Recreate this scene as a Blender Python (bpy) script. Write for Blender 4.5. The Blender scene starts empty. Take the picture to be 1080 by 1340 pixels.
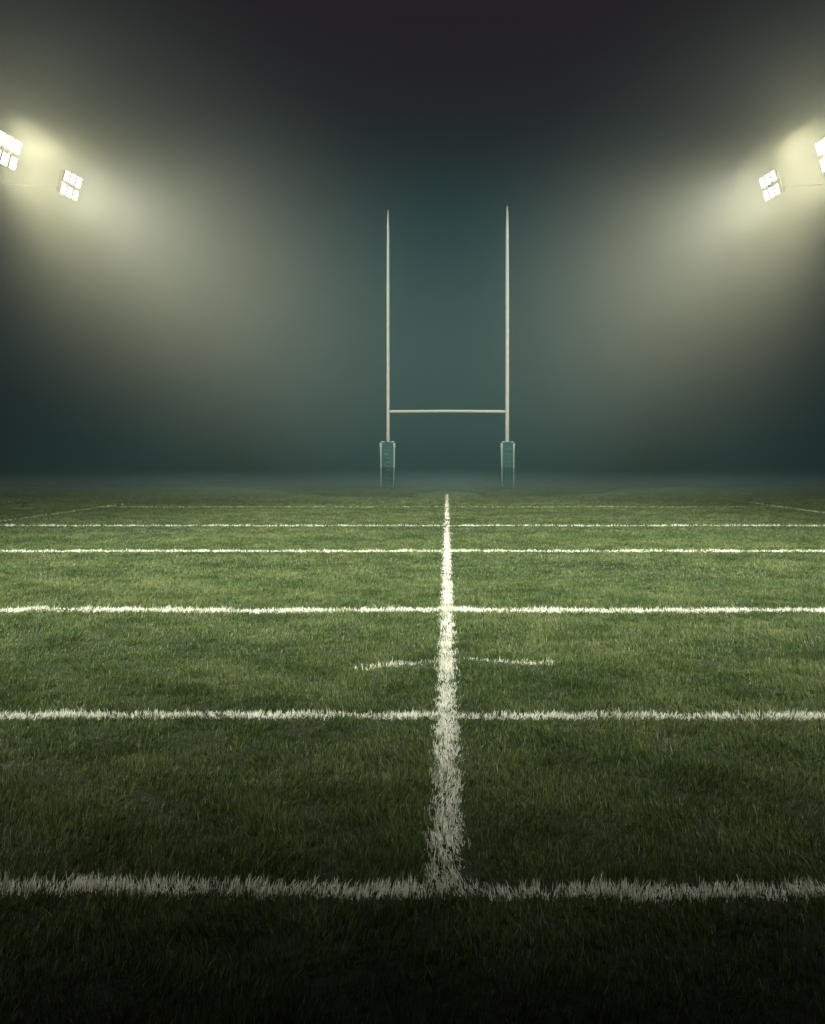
import bpy, bmesh, math, random
import numpy as np
from mathutils import Vector, Matrix

rng = np.random.default_rng(11)
random.seed(5)
scene = bpy.context.scene
COL = scene.collection
R = math.radians

# ------------------------------------------------------------------ camera
F, CX, HY = 900.0, 585.0, 600.0          # focal length, vanishing point (photo pixels, 1080 wide)
CAM_H = 1.43
cd = bpy.data.cameras.new("camera")
cam = bpy.data.objects.new("camera", cd)
COL.objects.link(cam)
cam.location = (0, 0, CAM_H)
cam.rotation_euler = (R(90), 0, 0)
cd.sensor_fit = 'HORIZONTAL'
cd.sensor_width = 36.0
cd.lens = 36.0 * F / 1080.0
cd.shift_x = -(CX - 540) / 1080.0
cd.shift_y = -(670 - HY) / 1080.0
cd.clip_start, cd.clip_end = 0.05, 3000
scene.camera = cam

# ------------------------------------------------------------------ night sky
world = bpy.data.worlds.new("World")
scene.world = world
world.use_nodes = True
nt = world.node_tree
bg = nt.nodes["Background"]
tc = nt.nodes.new("ShaderNodeTexCoord")
sx = nt.nodes.new("ShaderNodeSeparateXYZ")
rp = nt.nodes.new("ShaderNodeValToRGB")
nt.links.new(tc.outputs["Generated"], sx.inputs[0])
nt.links.new(sx.outputs["Z"], rp.inputs[0])
nt.links.new(rp.outputs[0], bg.inputs[0])
e = rp.color_ramp.elements
e[0].position, e[0].color = 0.0, (0.014, 0.020, 0.025, 1)
e[1].position, e[1].color = 0.54, (0.0125, 0.0050, 0.0088, 1)
z_ = e.new(0.95); z_.color = (0.07, 0.028, 0.056, 1)
m_ = e.new(0.22); m_.color = (0.009, 0.016, 0.019, 1)
bg.inputs[1].default_value = 1.0

# ------------------------------------------------------------------ exposure, sampling
vs = scene.view_settings
scene.display_settings.display_device = 'sRGB'
vs.view_transform, vs.look = 'Standard', 'None'
vs.exposure, vs.gamma = 0.0, 1.0
scene.render.engine = 'CYCLES'
cy = scene.cycles
cy.use_denoising = True
cy.denoiser = 'OPENIMAGEDENOISE'
cy.max_bounces, cy.diffuse_bounces, cy.glossy_bounces = 6, 2, 2
cy.transmission_bounces, cy.volume_bounces, cy.transparent_max_bounces = 3, 1, 4
cy.sample_clamp_indirect = 2.0

WARM = (1.0, 0.87, 0.58)    
WHITE = (1.0, 0.95, 0.80)    
TEAL = (0.80, 1.0, 0.94)    
P_BEAM = 8500.0    # near visible banks, across the pitch
P_CROSS = 4300.0    # far visible banks, across the goal
P_WASH = 39000.0    # added banks behind the camera, cold light through the goal into the mist
P_SPILL = 9800.0    # spill round the near banks
P_PITCH = 86000.0    # unseen banks added behind the camera to light the grass
HAZE_D = 0.007    
HAZE_C = (0.25, 0.40, 0.41, 1)    
HAZE_G = 0.75    
MIST_D = 0.06    
LOW_D = 0.055    
LOW_C = (0.52, 0.78, 0.74, 1)    
PUFF_D = 0.034    
PUFF_C = (0.83, 0.88, 0.79, 1)    
MIST_C = (0.22, 0.72, 0.80, 1)    

# ------------------------------------------------------------------ helpers
def link(name, me, mat=None, parent=None):
    o = bpy.data.objects.new(name, me)
    COL.objects.link(o)
    if mat is not None:
        me.materials.append(mat)
    if parent is not None:
        o.parent = parent
    return o

def from_bm(name, bm, mat, parent=None, smooth=False):
    me = bpy.data.meshes.new(name)
    bmesh.ops.recalc_face_normals(bm, faces=bm.faces)
    bm.to_mesh(me); bm.free()
    if smooth:
        for p in me.polygons: p.use_smooth = True
    return link(name, me, mat, parent)

def empty(name, loc, label, cat, group=None, rz=0.0):
    o = bpy.data.objects.new(name, None)
    COL.objects.link(o)
    o.empty_display_size = 0.3
    o.location = loc
    o.rotation_euler = (0, 0, rz)
    tag(o, label, cat, group)
    return o

def tag(o, label, cat, group=None):
    o["label"] = label; o["category"] = cat
    if group: o["group"] = group

def bm_box(bm, size, mat4=Matrix.Identity(4), bevel=0.0, seg=2):
    r = bmesh.ops.create_cube(bm, size=1.0)
    vv = r["verts"]
    bmesh.ops.scale(bm, vec=size, verts=vv)
    if bevel > 0:
        ee = list({e for v in vv for e in v.link_edges})
        rb = bmesh.ops.bevel(bm, geom=ee, offset=bevel, segments=seg, affect='EDGES', profile=0.5)
        vv = list({v for f in rb["faces"] for v in f.verts} | {v for v in vv if v.is_valid})
    bmesh.ops.transform(bm, matrix=mat4, verts=vv)

def bm_tube(bm, pts, radii, n=20):
    """tapered round tube through pts, closed at both ends"""
    rings = []
    for i, p in enumerate(pts):
        a = Vector(pts[max(i - 1, 0)]); b = Vector(pts[min(i + 1, len(pts) - 1)])
        d = (b - a).normalized()
        s = d.cross(Vector((0, 1, 0)) if abs(d.y) < 0.9 else Vector((1, 0, 0))).normalized()
        t = d.cross(s)
        rings.append([bm.verts.new(Vector(p) + (s * math.cos(2 * math.pi * k / n) + t * math.sin(2 * math.pi * k / n)) * radii[i])
                      for k in range(n)])
    for a, b in zip(rings, rings[1:]):
        for k in range(n):
            bm.faces.new((a[k], a[(k + 1) % n], b[(k + 1) % n], b[k]))
    bm.faces.new(rings[0]); bm.faces.new(rings[-1])

# ------------------------------------------------------------------ materials
def new_mat(name):
    m = bpy.data.materials.new(name); m.use_nodes = True
    return m, m.node_tree, m.node_tree.nodes["Principled BSDF"]

def noisy_mat(name, c1, c2, scale, rough, metal=0.0, bump=0.0):
    m, t, p = new_mat(name)
    co = t.nodes.new("ShaderNodeTexCoord")
    n = t.nodes.new("ShaderNodeTexNoise"); n.inputs["Scale"].default_value = scale; n.inputs["Detail"].default_value = 6
    r = t.nodes.new("ShaderNodeValToRGB")
    r.color_ramp.elements[0].position, r.color_ramp.elements[0].color = 0.35, (*c1, 1)
    r.color_ramp.elements[1].position, r.color_ramp.elements[1].color = 0.68, (*c2, 1)
    t.links.new(co.outputs["Object"], n.inputs["Vector"])
    t.links.new(n.outputs["Fac"], r.inputs[0]); t.links.new(r.outputs[0], p.inputs["Base Color"])
    p.inputs["Roughness"].default_value = rough; p.inputs["Metallic"].default_value = metal
    if bump:
        b = t.nodes.new("ShaderNodeBump"); b.inputs["Strength"].default_value = bump
        t.links.new(n.outputs["Fac"], b.inputs["Height"]); t.links.new(b.outputs[0], p.inputs["Normal"])
    return m

def blade_mat(name, stops, transl, rough):
    """grass blade: colour from each blade's own tint, light passing through the leaf"""
    m, t, p = new_mat(name)
    a = t.nodes.new("ShaderNodeAttribute"); a.attribute_name = "tint"
    r = t.nodes.new("ShaderNodeValToRGB")
    el = r.color_ramp.elements
    el[0].position, el[0].color = stops[0][0], (*stops[0][1], 1)
    el[1].position, el[1].color = stops[-1][0], (*stops[-1][1], 1)
    for pos, c in stops[1:-1]:
        x = el.new(pos); x.color = (*c, 1)
    tr = t.nodes.new("ShaderNodeBsdfTranslucent")
    mx = t.nodes.new("ShaderNodeMixShader"); mx.inputs[0].default_value = transl
    t.links.new(a.outputs["Fac"], r.inputs[0])
    t.links.new(r.outputs[0], p.inputs["Base Color"]); t.links.new(r.outputs[0], tr.inputs["Color"])
    p.inputs["Roughness"].default_value = rough
    p.inputs["Specular IOR Level"].default_value = 0.25
    t.links.new(p.outputs[0], mx.inputs[1]); t.links.new(tr.outputs[0], mx.inputs[2])
    t.links.new(mx.outputs[0], t.nodes["Material Output"].inputs["Surface"])
    return m

M_GRASS = blade_mat("grass_blade", [(0.0, (0.018, 0.042, 0.010)), (0.42, (0.060, 0.104, 0.028)),
                                    (0.78, (0.128, 0.172, 0.060)), (0.92, (0.185, 0.205, 0.090)), (1.0, (0.27, 0.25, 0.14))], 0.35, 0.45)
M_WHITE = blade_mat("painted_blade", [(0.0, (0.52, 0.60, 0.46)), (0.5, (0.72, 0.76, 0.66)), (1.0, (0.84, 0.85, 0.80))], 0.30, 0.7)
M_SOIL = noisy_mat("turf_soil", (0.006, 0.011, 0.004), (0.012, 0.020, 0.007), 9.0, 0.95, bump=0.4)
M_UNLIT = noisy_mat("unlit_ground", (0.020, 0.021, 0.022), (0.034, 0.035, 0.036), 14.0, 0.9, bump=0.3)  # darkness of the unlit far ground put into its colour
M_POST = noisy_mat("white_post_paint", (0.78, 0.77, 0.70), (0.86, 0.85, 0.79), 6.0, 0.45)
M_PAD = noisy_mat("teal_vinyl", (0.006, 0.085, 0.105), (0.014, 0.115, 0.135), 5.0, 0.5, bump=0.15)
M_TRIM = noisy_mat("pale_vinyl", (0.38, 0.50, 0.50), (0.48, 0.60, 0.59), 5.0, 0.5)
M_PRINT = noisy_mat("faded_print", (0.06, 0.16, 0.16), (0.11, 0.24, 0.23), 7.0, 0.6)
M_MAST = noisy_mat("dark_mast_paint", (0.040, 0.048, 0.050), (0.060, 0.070, 0.072), 5.0, 0.7)
M_HOUSING = noisy_mat("lamp_housing", (0.10, 0.10, 0.10), (0.16, 0.16, 0.15), 9.0, 0.5, metal=0.4)
M_LENS, t, p = new_mat("lit_lens")
p.inputs["Base Color"].default_value = (0.9, 0.9, 0.85, 1)
p.inputs["Emission Color"].default_value = (1.0, 0.95, 0.82, 1)
p.inputs["Emission Strength"].default_value = 6.0

# ------------------------------------------------------------------ ground
def sheet(name, x0, x1, y0, y1, z, mat):
    bm = bmesh.new()
    v = [bm.verts.new(c) for c in ((x0, y0, z), (x1, y0, z), (x1, y1, z), (x0, y1, z))]
    bm.faces.new(v)
    o = from_bm(name, bm, mat); o["kind"] = "structure"
    return o
sheet("ground", -900, 900, -300, 1600, -0.004, M_UNLIT)
sheet("pitch_soil", -24, 24, -6, 34.5, 0.0, M_SOIL)

# ------------------------------------------------------------------ grass blades
class Waves:
    """smooth random field in the plane, about -1..1"""
    def __init__(s, lo, hi, n=14, sx=1.0):
        a = rng.uniform(0, 2 * np.pi, n); k = 2 * np.pi / rng.uniform(lo, hi, n)
        s.kx, s.ky, s.ph = k * np.cos(a) * sx, k * np.sin(a), rng.uniform(0, 2 * np.pi, n)
    def __call__(s, x, y):
        return sum(np.sin(x * a + y * b + c) for a, b, c in zip(s.kx, s.ky, s.ph)) / math.sqrt(len(s.ph) / 2.0)
W_H = Waves(0.10, 0.45, 16, 0.6); W_T = Waves(0.25, 1.4, 16, 0.5); W_BIG = Waves(1.5, 6.0, 14, 0.5)
W_LEAN = Waves(0.3, 1.2, 12)

def blade_mesh(name, x, y, h, w, yaw, lean_a, bend, tint, levels):
    n = len(x); L = len(levels)
    nv = 2 * L + 1
    co = np.zeros((n, nv, 3), np.float32)
    wx, wy = np.cos(yaw), np.sin(yaw)
    lx, ly = np.cos(lean_a), np.sin(lean_a)
    for i, t in enumerate(list(levels) + [1.0]):
        off = h * bend * (0.35 * t + 0.65 * t * t)
        cx, cyy = x + lx * off, y + ly * off
        cz = h * t * (1 - 0.35 * np.minimum(bend, 1.2) * t) - 0.004
        if i < L:
            hw = 0.5 * w * (1 - 0.75 * t ** 1.6)
            for s, k in ((-1, 2 * i), (1, 2 * i + 1)):
                co[:, k, 0], co[:, k, 1], co[:, k, 2] = cx + s * wx * hw, cyy + s * wy * hw, cz
        else:
            co[:, nv - 1, 0], co[:, nv - 1, 1], co[:, nv - 1, 2] = cx, cyy, cz
    base = (np.arange(n) * nv)[:, None]
    loops, starts, cnt = [], [], 0
    pat, sizes = [], []
    for i in range(L - 1):
        pat += [2 * i, 2 * i + 1, 2 * i + 3, 2 * i + 2]; sizes.append(4)
    pat += [2 * L - 2, 2 * L - 1, 2 * L]; sizes.append(3)
    lv = (base + np.array(pat)[None, :]).astype(np.int32).ravel()
    sz = np.tile(np.array(sizes, np.int32), n)
    st = np.concatenate(([0], np.cumsum(sz)[:-1])).astype(np.int32)
    me = bpy.data.meshes.new(name)
    me.vertices.add(n * nv); me.vertices.foreach_set("co", co.ravel())
    me.loops.add(len(lv)); me.loops.foreach_set("vertex_index", lv)
    me.polygons.add(len(sz)); me.polygons.foreach_set("loop_start", st)
    at = me.attributes.new("tint", 'FLOAT', 'POINT')
    at.data.foreach_set("value", np.repeat(tint.astype(np.float32), nv))
    me.update(calc_edges=True)
    return me

def join_meshes(name, meshes, mat):
    """several blade meshes -> one mesh object"""
    obs = [link(name, m) for m in meshes]
    if len(obs) > 1:
        with bpy.context.temp_override(active_object=obs[0], object=obs[0], selected_objects=obs, selected_editable_objects=obs):
            bpy.ops.object.join()
    obs[0].data.materials.clear(); obs[0].data.materials.append(mat)
    return obs[0]

# painted lines: (kind, geometry) -> a test of how far inside the paint a point is
def px(xp, d): return (xp - CX) / F * d
def dist(yp): return F * (CAM_H - 0.028) / (yp - HY)
LINES = [
    # name-key, centre function, half width, extent
    dict(k='x', y=dist(1157), w=0.068, x0=-30, x1=30, lab="nearest white line across the dark foreground grass, where the long centre line ends"),
    dict(k='x', y=dist(932), w=0.075, x0=-30, x1=30, lab="second white cross line from the camera, just below the two short dashes"),
    dict(k='x', y=dist(796), w=0.14, x0=-30, x1=30, lab="third white cross line from the camera, bright, just beyond the two short dashes"),
    dict(k='x', y=dist(719.5), w=0.17, x0=-30, x1=30, lab="fourth white cross line from the camera, in the brightest lit grass"),
    dict(k='x', y=dist(686.5), w=0.20, fade=0.9, x0=-30, x1=30, lab="fifth white cross line, thin and crisp, second farthest before the goal"),
    dict(k='x', y=dist(662.5), w=0.20, x0=-10, x1=10, fade=0.5, lab="farthest white cross line, faint and thin, running just in front of the goal"),
    dict(k='y', x=0.0, w=0.108, y0=dist(1150), y1=27.5, lab="long white centre line running away from the camera to between the goal posts"),
    dict(k='y', x=-10.1, w=0.20, y0=6, y1=21.5, fade=0.4, lab="faint white touchline slanting off into the mist at the left edge"),
    dict(k='y', x=9.85, w=0.20, y0=6, y1=22.5, fade=0.5, lab="faint white touchline slanting off into the mist at the right edge"),
    dict(k='s', a=(px(466, dist(871)), dist(871)), b=(px(572, dist(862)), dist(862)), w=0.075, fade=0.42,
         lab="short worn white dash on the grass left of the centre line"),
    dict(k='s', a=(px(606, dist(858)), dist(858)), b=(px(728, dist(866)), dist(866)), w=0.050, fade=0.62,
         lab="short thin white dash on the grass right of the centre line"),
]
W_EDGE = Waves(0.04, 0.3, 14); W_WOB = Waves(2.0, 7.0, 6); W_WEAR = Waves(0.15, 0.9, 14)

def inside(ln, x, y):
    far = np.maximum(0, y - 5) * 0.0035
    if ln['k'] == 'x':
        d = np.abs(y - ln['y'] - W_WOB(x, 0 * x + ln['y']) * (0.004 + 0.012 * ln['y'] / 10)); ok = (x > ln['x0']) & (x < ln['x1'])
    elif ln['k'] == 'y':
        d = np.abs(x - ln['x']); ok = (y > ln['y0']) & (y < ln['y1'])
    else:
        (ax, ay), (bx, by) = ln['a'], ln['b']
        L = math.hypot(bx - ax, by - ay); ux, uy = (bx - ax) / L, (by - ay) / L
        s = (x - ax) * ux + (y - ay) * uy
        d = np.abs(-(x - ax) * uy + (y - ay) * ux); ok = (s > 0) & (s < L)
    edge = ln['w'] / 2 * (1 + 0.16 * W_EDGE(x, y))
    keep = rng.random(len(x)) < np.clip(0.91 + 0.12 * W_WEAR(x, y), 0, 1) * ln.get('fade', 1.0)
    feather = rng.normal(0, 0.13, len(x)) * ln['w']
    return ok & (d + feather < edge) & keep

green, white = [], [[] for _ in LINES]
def grow(d0, d1, dens, wid, levels, wadd=1.0, hs=1.0):
    """blades on the strip of pitch between d0 and d1 metres, `dens` a square metre"""
    def half(d): return 0.70 * d + wadd
    n = int((d1 - d0) * (half(d0) + half(d1)) * dens)
    y = rng.uniform(d0, d1, int(n * 1.25)); x = rng.uniform(-1, 1, len(y)) * half(d1)
    # tufts: most blades stand in little clumps with darker gaps between them
    nt_ = max(1, len(x) // 11); ti = rng.integers(0, nt_, len(x)); tuft = rng.random(len(x)) < 0.58
    rad = 0.0075 + 0.0012 * d0
    x = np.where(tuft, x[ti] + rng.normal(0, rad, len(x)), x); y = np.where(tuft, y[ti] + rng.normal(0, rad, len(x)), y)
    t_h, t_lean, t_tint = rng.normal(0, 0.16, nt_)[ti] * tuft, rng.normal(0, 0.9, nt_)[ti] * tuft, rng.normal(0, 0.13, nt_)[ti] * tuft
    m = (np.abs(x) < half(y)) & (np.abs(x) < 23); x, y, t_h, t_lean, t_tint = x[m], y[m], t_h[m], t_lean[m], t_tint[m]
    lump = W_H(x, y); big = W_BIG(x, y)
    m = rng.random(len(x)) < np.clip(0.88 + 0.12 * lump, 0.6, 1.0); x, y, lump, big, t_h, t_lean, t_tint = (q[m] for q in (x, y, lump, big, t_h, t_lean, t_tint))
    n = len(x); y0_ = d0
    h = np.clip(0.0345 * hs * (1 + 0.14 * lump + 0.06 * big + t_h) * rng.lognormal(0, 0.22, n), 0.014, 0.085)
    w = wid * rng.uniform(0.7, 1.3, n)
    yaw = rng.normal(0, 0.75, n)
    lean = 1.2 + 1.3 * W_LEAN(x, y) + t_lean + rng.normal(0, 0.7, n)
    bend = np.clip(rng.gamma(2.2, 0.16, n), 0.03, 1.3)
    tint = np.clip(0.42 + 0.08 * W_T(x, y) + 0.05 * big + t_tint + rng.normal(0, 0.22, n), 0, 0.94)
    dry = rng.random(n) < 0.025; tint = np.where(dry, rng.uniform(0.9, 1.0, n), tint)
    free = np.ones(n, bool)
    for i, ln in enumerate(LINES):
        s = inside(ln, x, y) & free
        free &= ~s
        if s.any():
            j = np.flatnonzero(s)
            if y0_ < 12: j = np.concatenate([j, j])       # paint clings to the short thatch between the blades too
            k = len(j); sh = np.concatenate([np.ones(s.sum()), rng.uniform(0.35, 0.8, k - s.sum())])
            jx, jy = x[j] + np.where(sh < 1, rng.normal(0, 0.006, k), 0), y[j] + np.where(sh < 1, rng.normal(0, 0.006, k), 0)
            white[i].append(blade_mesh("b", jx, jy, h[j] * 0.86 * sh, w[j], rng.normal(0, 0.75, k), lean[j], bend[j],
                                       np.clip(rng.normal(0.55, 0.25, k), 0, 1), levels))
    green.append(blade_mesh("b", x[free], y[free], h[free], w[free], yaw[free], lean[free], bend[free], tint[free], levels))

L3, L2, L1 = (0.0, 0.35, 0.70), (0.0, 0.5), (0.0,)
grow(1.0, 2.0, 18500, 0.0030, L3)
grow(2.0, 3.2, 18500, 0.0031, L3)
grow(3.2, 5.0, 13500, 0.0037, L3)
grow(5.0, 8.0, 7400, 0.0050, L2)
grow(8.0, 13.0, 3400, 0.0078, L2)
grow(13.0, 21.0, 1250, 0.013, L1)
grow(21.0, 34.0, 480, 0.022, L1)
g = join_meshes("grass", green, M_GRASS); g["kind"] = "stuff"
tag(g, "short green lit turf covering the whole pitch between the white lines", "grass")
for ln, ms in zip(LINES, white):
    if ms:
        o = join_meshes("painted_line", ms, M_WHITE)
        tag(o, ln['lab'], "pitch line", "white lines painted on the grass")

# ------------------------------------------------------------------ goal posts
GY, XL, XR = 32.3, px(508, 32.3), px(664, 32.3)
def zz(yp, d=GY): return CAM_H - (yp - HY) / F * d
goal = empty("goal_posts", (0, GY, 0), "tall white H-shaped rugby goal with two pointed uprights and a low crossbar", "goal posts")
for x, top, r in ((XL, zz(274), 0.068), (XR, zz(269), 0.084)):
    bm = bmesh.new()
    bm_tube(bm, [(x, 0, -0.02), (x, 0, 3.3), (x, 0, top - 3), (x, 0, top - 0.9), (x, 0, top - 0.3), (x, 0, top)],
            [r, r, r * 0.92, r * 0.80, r * 0.55, r * 0.18], 20)
    from_bm("upright", bm, M_POST, goal, True)
bm = bmesh.new()
zb = zz(538.5)
bm_tube(bm, [(XL + 0.075, 0, zb), (0, 0, zb + 0.012), (XR - 0.092, 0, zb)], [0.070, 0.070, 0.070], 18)
from_bm("crossbar", bm, M_POST, goal, True)

def pad(x, label, wid, marks):
    top = zz(577.5)
    o = empty("post_pad", (x, GY, 0), label, "post pad", "padding round the goal posts")
    dpt = 0.62
    # body: four-sided sleeve with soft corners, slightly fuller at the top
    bm = bmesh.new()
    bm_box(bm, (wid, dpt, top - 0.06), Matrix.Translation((0, 0, 0.03 + (top - 0.06) / 2)), 0.07, 4)
    for v in bm.verts:
        k = 1 + 0.07 * (v.co.z / top) ** 2
        v.co.x *= k; v.co.y *= k
    from_bm("sleeve", bm, M_PAD, o, True)
    yf = -dpt / 2
    for s in (-1, 1):           # pale piping down both front corners and over the top
        bm = bmesh.new()
        pts, rad = [], []
        for z in np.linspace(0.10, top - 0.09, 9):
            k = 1 + 0.07 * (z / top) ** 2
            pts.append((s * (wid / 2 * k - 0.035), (yf + 0.018) * k, z)); rad.append(0.030 + 0.030 * (z / top) ** 3)
        bm_tube(bm, pts, rad, 10)
        from_bm("edge_trim", bm, M_TRIM, o, True)
    k = 1.07
    for a, b in (((-wid / 2 * k + 0.05), -0.13), (0.13, (wid / 2 * k - 0.05))):
        bm = bmesh.new()
        bm_tube(bm, [(a, yf * k + 0.05, top - 0.045), (b, yf * k + 0.05, top - 0.045)], [0.042, 0.042], 10)
        from_bm("top_trim", bm, M_TRIM, o, True)
    bm = bmesh.new()
    for mx, mz, mw, mh, rot in marks:
        kk = 1 + 0.07 * (mz / top) ** 2
        bm_box(bm, (mw, 0.012, mh), Matrix.Translation((mx, yf * kk - 0.012, mz)) @ Matrix.Rotation(R(rot), 4, 'Y'), 0.004, 1)
    from_bm("lettering", bm, M_PRINT, o)
    return o
top = zz(577.5)
mk = []
for i, (dx, w_, h_, r_) in enumerate([(0.0, 0.30, 0.05, 0), (-0.06, 0.20, 0.12, 0), (0.02, 0.27, 0.055, 18), (0.07, 0.15, 0.05, 0),
                                      (-0.05, 0.22, 0.05, 22), (0.05, 0.18, 0.06, -4), (-0.03, 0.20, 0.05, -6), (0.02, 0.30, 0.05, 24), (0.0, 0.24, 0.04, 20)]):
    mk.append((dx, top - 0.42 - i * 0.185, w_, h_, r_))
pad(XL, "teal goal post pad with slanted faded lettering, round the thinner left upright", 0.66, mk)
mk = [(0.02, top - 0.36, 0.28, 0.07, 0)]
for i in range(8):
    z = top - 0.58 - i * 0.185
    mk += [(0.0, z, 0.30, 0.035, 0)]
    mk += [(-0.10, z - 0.088, 0.035, 0.12, 0), (0.03, z - 0.088, 0.035, 0.12, 0), (0.13, z - 0.088, 0.030, 0.12, 0)]
pad(XR, "teal goal post pad with a faint ladder-like print, round the thicker right upright", 0.60, mk)

# ------------------------------------------------------------------ floodlights
REACH = 4.6
def floodlight(x, y, z, side, size, label, lights, wide=True):
    """dark mast outside the touchline with a bank of six lamps; side = +1 faces +x"""
    t = empty("floodlight", (x - side * REACH, y, 0), label, "floodlight", "floodlights beside the pitch")
    ox = side * REACH
    bm = bmesh.new()
    bm_tube(bm, [(0, 0, -0.02), (0, 0, z * 0.5), (0, 0, z + 0.55)], [0.16, 0.13, 0.10], 14)
    bm_tube(bm, [(0, 0, 0), (0, 0, 0.05)], [0.28, 0.28], 14)
    from_bm("mast", bm, M_MAST, t, True)
    # bank frame: u along the bank, v up its face, n out of the face
    n = Vector((side * math.cos(R(11)), -math.sin(R(11)), 0)); tilt = R(17)
    u = Vector((0, 0, 1)).cross(n).normalized()
    n = (n * math.cos(tilt) - Vector((0, 0, 1)) * math.sin(tilt)).normalized()
    v = n.cross(u).normalized()
    c = Vector((ox, 0, z))
    B = Matrix((u, v, n)).transposed().to_4x4(); B.translation = c
    bm = bmesh.new()
    bm_box(bm, (1.0 * size, 0.05, 0.06), B @ Matrix.Translation((0, 0.30 * size, -0.22)))
    bm_box(bm, (1.0 * size, 0.05, 0.06), B @ Matrix.Translation((0, -0.30 * size, -0.22)))
    for s in (-0.36, 0.36):
        bm_box(bm, (0.05, 0.95 * size, 0.05), B @ Matrix.Translation((s * size, 0, -0.275)))
    bm_tube(bm, [B @ Vector((0, -0.1 * size, -0.27)), B @ Vector((0, -0.1 * size, -0.27)) + Vector((-side * 1.2, 0, 0.05)), (0, 0, z + 0.2)], [0.011, 0.014, 0.05], 10)
    from_bm("bracket", bm, M_MAST, t)
    for r_ in (1, -1):
        for k in (-1, 0, 1):
            L = B @ Matrix.Translation((k * 0.345 * size, r_ * 0.285 * size, 0))
            w_, h_ = 0.300 * size, 0.43 * size
            bm = bmesh.new()         # open-fronted housing tapering to the back
            def ring(sx, sy, zc):
                return [bm.verts.new(L @ Vector((a * sx / 2, b * sy / 2, zc))) for a, b in ((-1, -1), (1, -1), (1, 1), (-1, 1))]
            r0 = ring(w_ * 0.5, h_ * 0.5, -0.19); r1 = ring(w_, h_, -0.02); r2 = ring(w_, h_, 0.03); r3 = ring(w_ * 0.93, h_ * 0.94, 0.03); r4 = ring(w_ * 0.93, h_ * 0.94, -0.015)
            bm.faces.new(r0[::-1]); bm.faces.new(r4)
            for a, b in ((r0, r1), (r1, r2), (r2, r3), (r3, r4)):
                for q in range(4): bm.faces.new((a[q], a[(q + 1) % 4], b[(q + 1) % 4], b[q]))
            lamp = from_bm("lamp", bm, M_HOUSING, t)
            bm = bmesh.new()
            bm_box(bm, (w_ * 0.84, h_ * 0.90, 0.02), L @ Matrix.Translation((0, 0, 0.008)), 0.006, 1)
            from_bm("lens", bm, M_LENS, lamp)
    # the bank's own light
    src = B @ Vector((0, 0, 0.30))
    def spot(nm, aim, pw, ang, blend, colr, rad):
        ld = bpy.data.lights.new(nm, 'SPOT')
        ld.energy, ld.color, ld.spot_size, ld.spot_blend, ld.shadow_soft_size = pw, colr, R(ang), blend, rad
        o = bpy.data.objects.new(nm, ld); COL.objects.link(o); o.parent = t
        o.location = src
        d = Vector(aim) - (Vector((x - ox, y, 0)) + src)
        o.rotation_euler = d.to_track_quat('-Z', 'Y').to_euler()
    def flood(nm, aim, pw, ang, colr):       # area light made larger than the bank to soften its hot spot
        ld = bpy.data.lights.new(nm, 'AREA')
        ld.shape, ld.size, ld.size_y = 'RECTANGLE', 2.3 * size, 2.3 * size
        ld.energy, ld.color, ld.spread = pw / (4 * math.pi), colr, R(ang)
        o = bpy.data.objects.new(nm, ld); COL.objects.link(o); o.parent = t
        o.location = src
        d = Vector(aim) - (Vector((x - ox, y, 0)) + src)
        o.rotation_euler = d.to_track_quat('-Z', 'Y').to_euler()
    for nm, aim, pw, ang, colr in lights:
        if wide: flood(nm, aim, pw, ang, colr)
        else: spot(nm, aim, pw, ang, 1.0, colr, 0.45)

def bank(xp, yp, d): return px(xp, d), d, CAM_H - (yp - HY) / F * d
for side, far, near, lab_far, lab_near, lab_out in (
        (1, (93, 243, 30.0, 1.03), (9, 197, 25.8, 1.10),
         "whole bank of six lit lamps on a dark mast, inner one on the left side",
         "lit floodlight bank on a dark mast, cut off by the left edge of the photo",
         "added unseen floodlight bank behind the camera on the left, lighting grass and mist"),
        (-1, (1008, 243, 28.5, 0.98), (1086, 199, 25.3, 1.10),
         "whole bank of six lit lamps on a dark mast, inner one on the right side",
         "lit floodlight bank on a dark mast, cut off by the right edge of the photo",
         "added unseen floodlight bank behind the camera on the right, lighting grass and mist")):
    s = side
    floodlight(*bank(*far[:3]), s, far[3], lab_far,
               [("beam", (s * 2.0, 30.5, 4.0), P_CROSS, 88, WHITE)])
    floodlight(*bank(*near[:3]), s, near[3], lab_near,
               [("beam", (s * -1.0, 24, -0.5), P_BEAM, 92, WARM), ("spill", (-s * 14.5, 25, 30.0), P_SPILL, 180, WARM)])
    floodlight(-s * 15.0, -3.5, 13.2, s, 1.10, lab_out, [("beam", (s * 0.5, 14.0, 0.0), P_PITCH, 53.3, WHITE), ("wash", (s * 1.0, 58, 10.0), P_WASH, 34, TEAL)], wide=False)  # made-up pair out of view, lighting the grass and the mist bank

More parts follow.
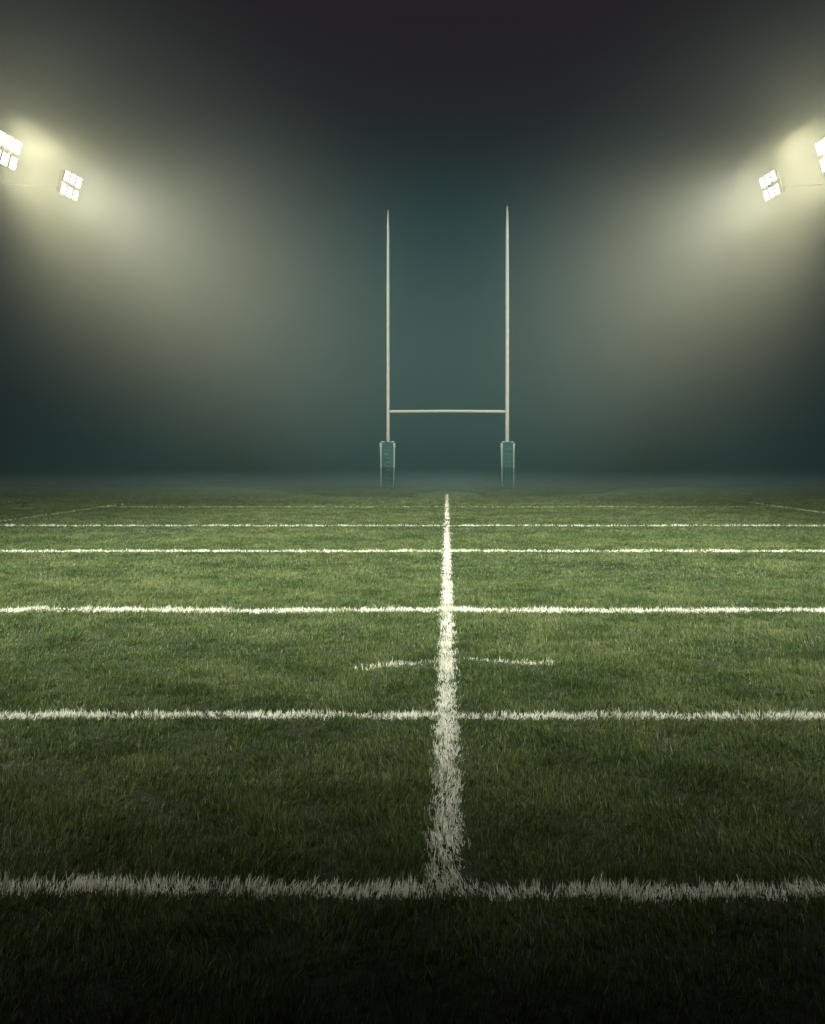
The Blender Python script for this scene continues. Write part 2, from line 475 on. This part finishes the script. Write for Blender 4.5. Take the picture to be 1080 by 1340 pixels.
# ------------------------------------------------------------------ haze
def air(name, color, density, aniso, lo, hi, label, axis=None, power=1.5, steps=1.0):
    m = bpy.data.materials.new(name + "_air"); m.use_nodes = True
    m.cycles.volume_step_rate = steps
    t = m.node_tree; t.nodes.clear()
    out = t.nodes.new("ShaderNodeOutputMaterial"); pv = t.nodes.new("ShaderNodeVolumePrincipled")
    pv.inputs["Color"].default_value = color
    pv.inputs["Density"].default_value = density
    pv.inputs["Anisotropy"].default_value = aniso
    t.links.new(pv.outputs[0], out.inputs["Volume"])
    bm = bmesh.new()
    if axis is None:
        lo, hi = Vector(lo), Vector(hi)
        bm_box(bm, hi - lo, Matrix.Translation((lo + hi) / 2))
        h = from_bm(name, bm, m)
    else:                       # bank of mist thinning out to nothing at its rim: centre lo, half-sizes hi, long side along axis
        bmesh.ops.create_icosphere(bm, subdivisions=3, radius=1.0)
        h = from_bm(name, bm, m)
        q = Vector(axis).to_track_quat('X', 'Z')
        h.location, h.rotation_euler, h.scale = lo, q.to_euler(), hi
        co = t.nodes.new("ShaderNodeTexCoord")
        dt = t.nodes.new("ShaderNodeVectorMath"); dt.operation = 'DOT_PRODUCT'
        t.links.new(co.outputs["Object"], dt.inputs[0]); t.links.new(co.outputs["Object"], dt.inputs[1])
        def mth(op, a_, b_):
            nd = t.nodes.new("ShaderNodeMath"); nd.operation = op
            for i_, q_ in enumerate((a_, b_)):
                if isinstance(q_, (int, float)): nd.inputs[i_].default_value = q_
                else: t.links.new(q_, nd.inputs[i_])
            return nd.outputs[0]
        rim = mth('MAXIMUM', mth('SUBTRACT', 0.97, dt.outputs["Value"]), 0.0)
        t.links.new(mth('MULTIPLY', mth('POWER', rim, power), density), pv.inputs["Density"])
    h["kind"] = "stuff"
    tag(h, label, "mist")
air("haze", HAZE_C, HAZE_D, HAZE_G, (-950, -350, -1.0), (950, 1650, 18.0), "pale haze hanging over the whole pitch and round the floodlights")
air("mist", MIST_C, MIST_D, 0.0, (0, 60.0, -1.0), (54, 35.0, 31.0), "cold teal mist bank standing behind the goal posts and hiding the far ground", (1, 0, 0))
air("mist", LOW_C, LOW_D, 0.0, (0, 34.0, -0.3), (44, 13.5, 1.35), "low thin mist creeping over the far grass round the feet of the goal posts", (1, 0, 0), 1.0, 0.1)
for s in (1, -1):  # extra mist added only to give the lamps a local halo
    air("mist", PUFF_C, PUFF_D, 0.3, (-s * 10.4, 26.0, 9.4), (15.5, 11.0, 9.0),
        "added mist spreading the glow round the %s pair of floodlights" % ("left" if s > 0 else "right"), (s, 0, -0.62), 2.0)
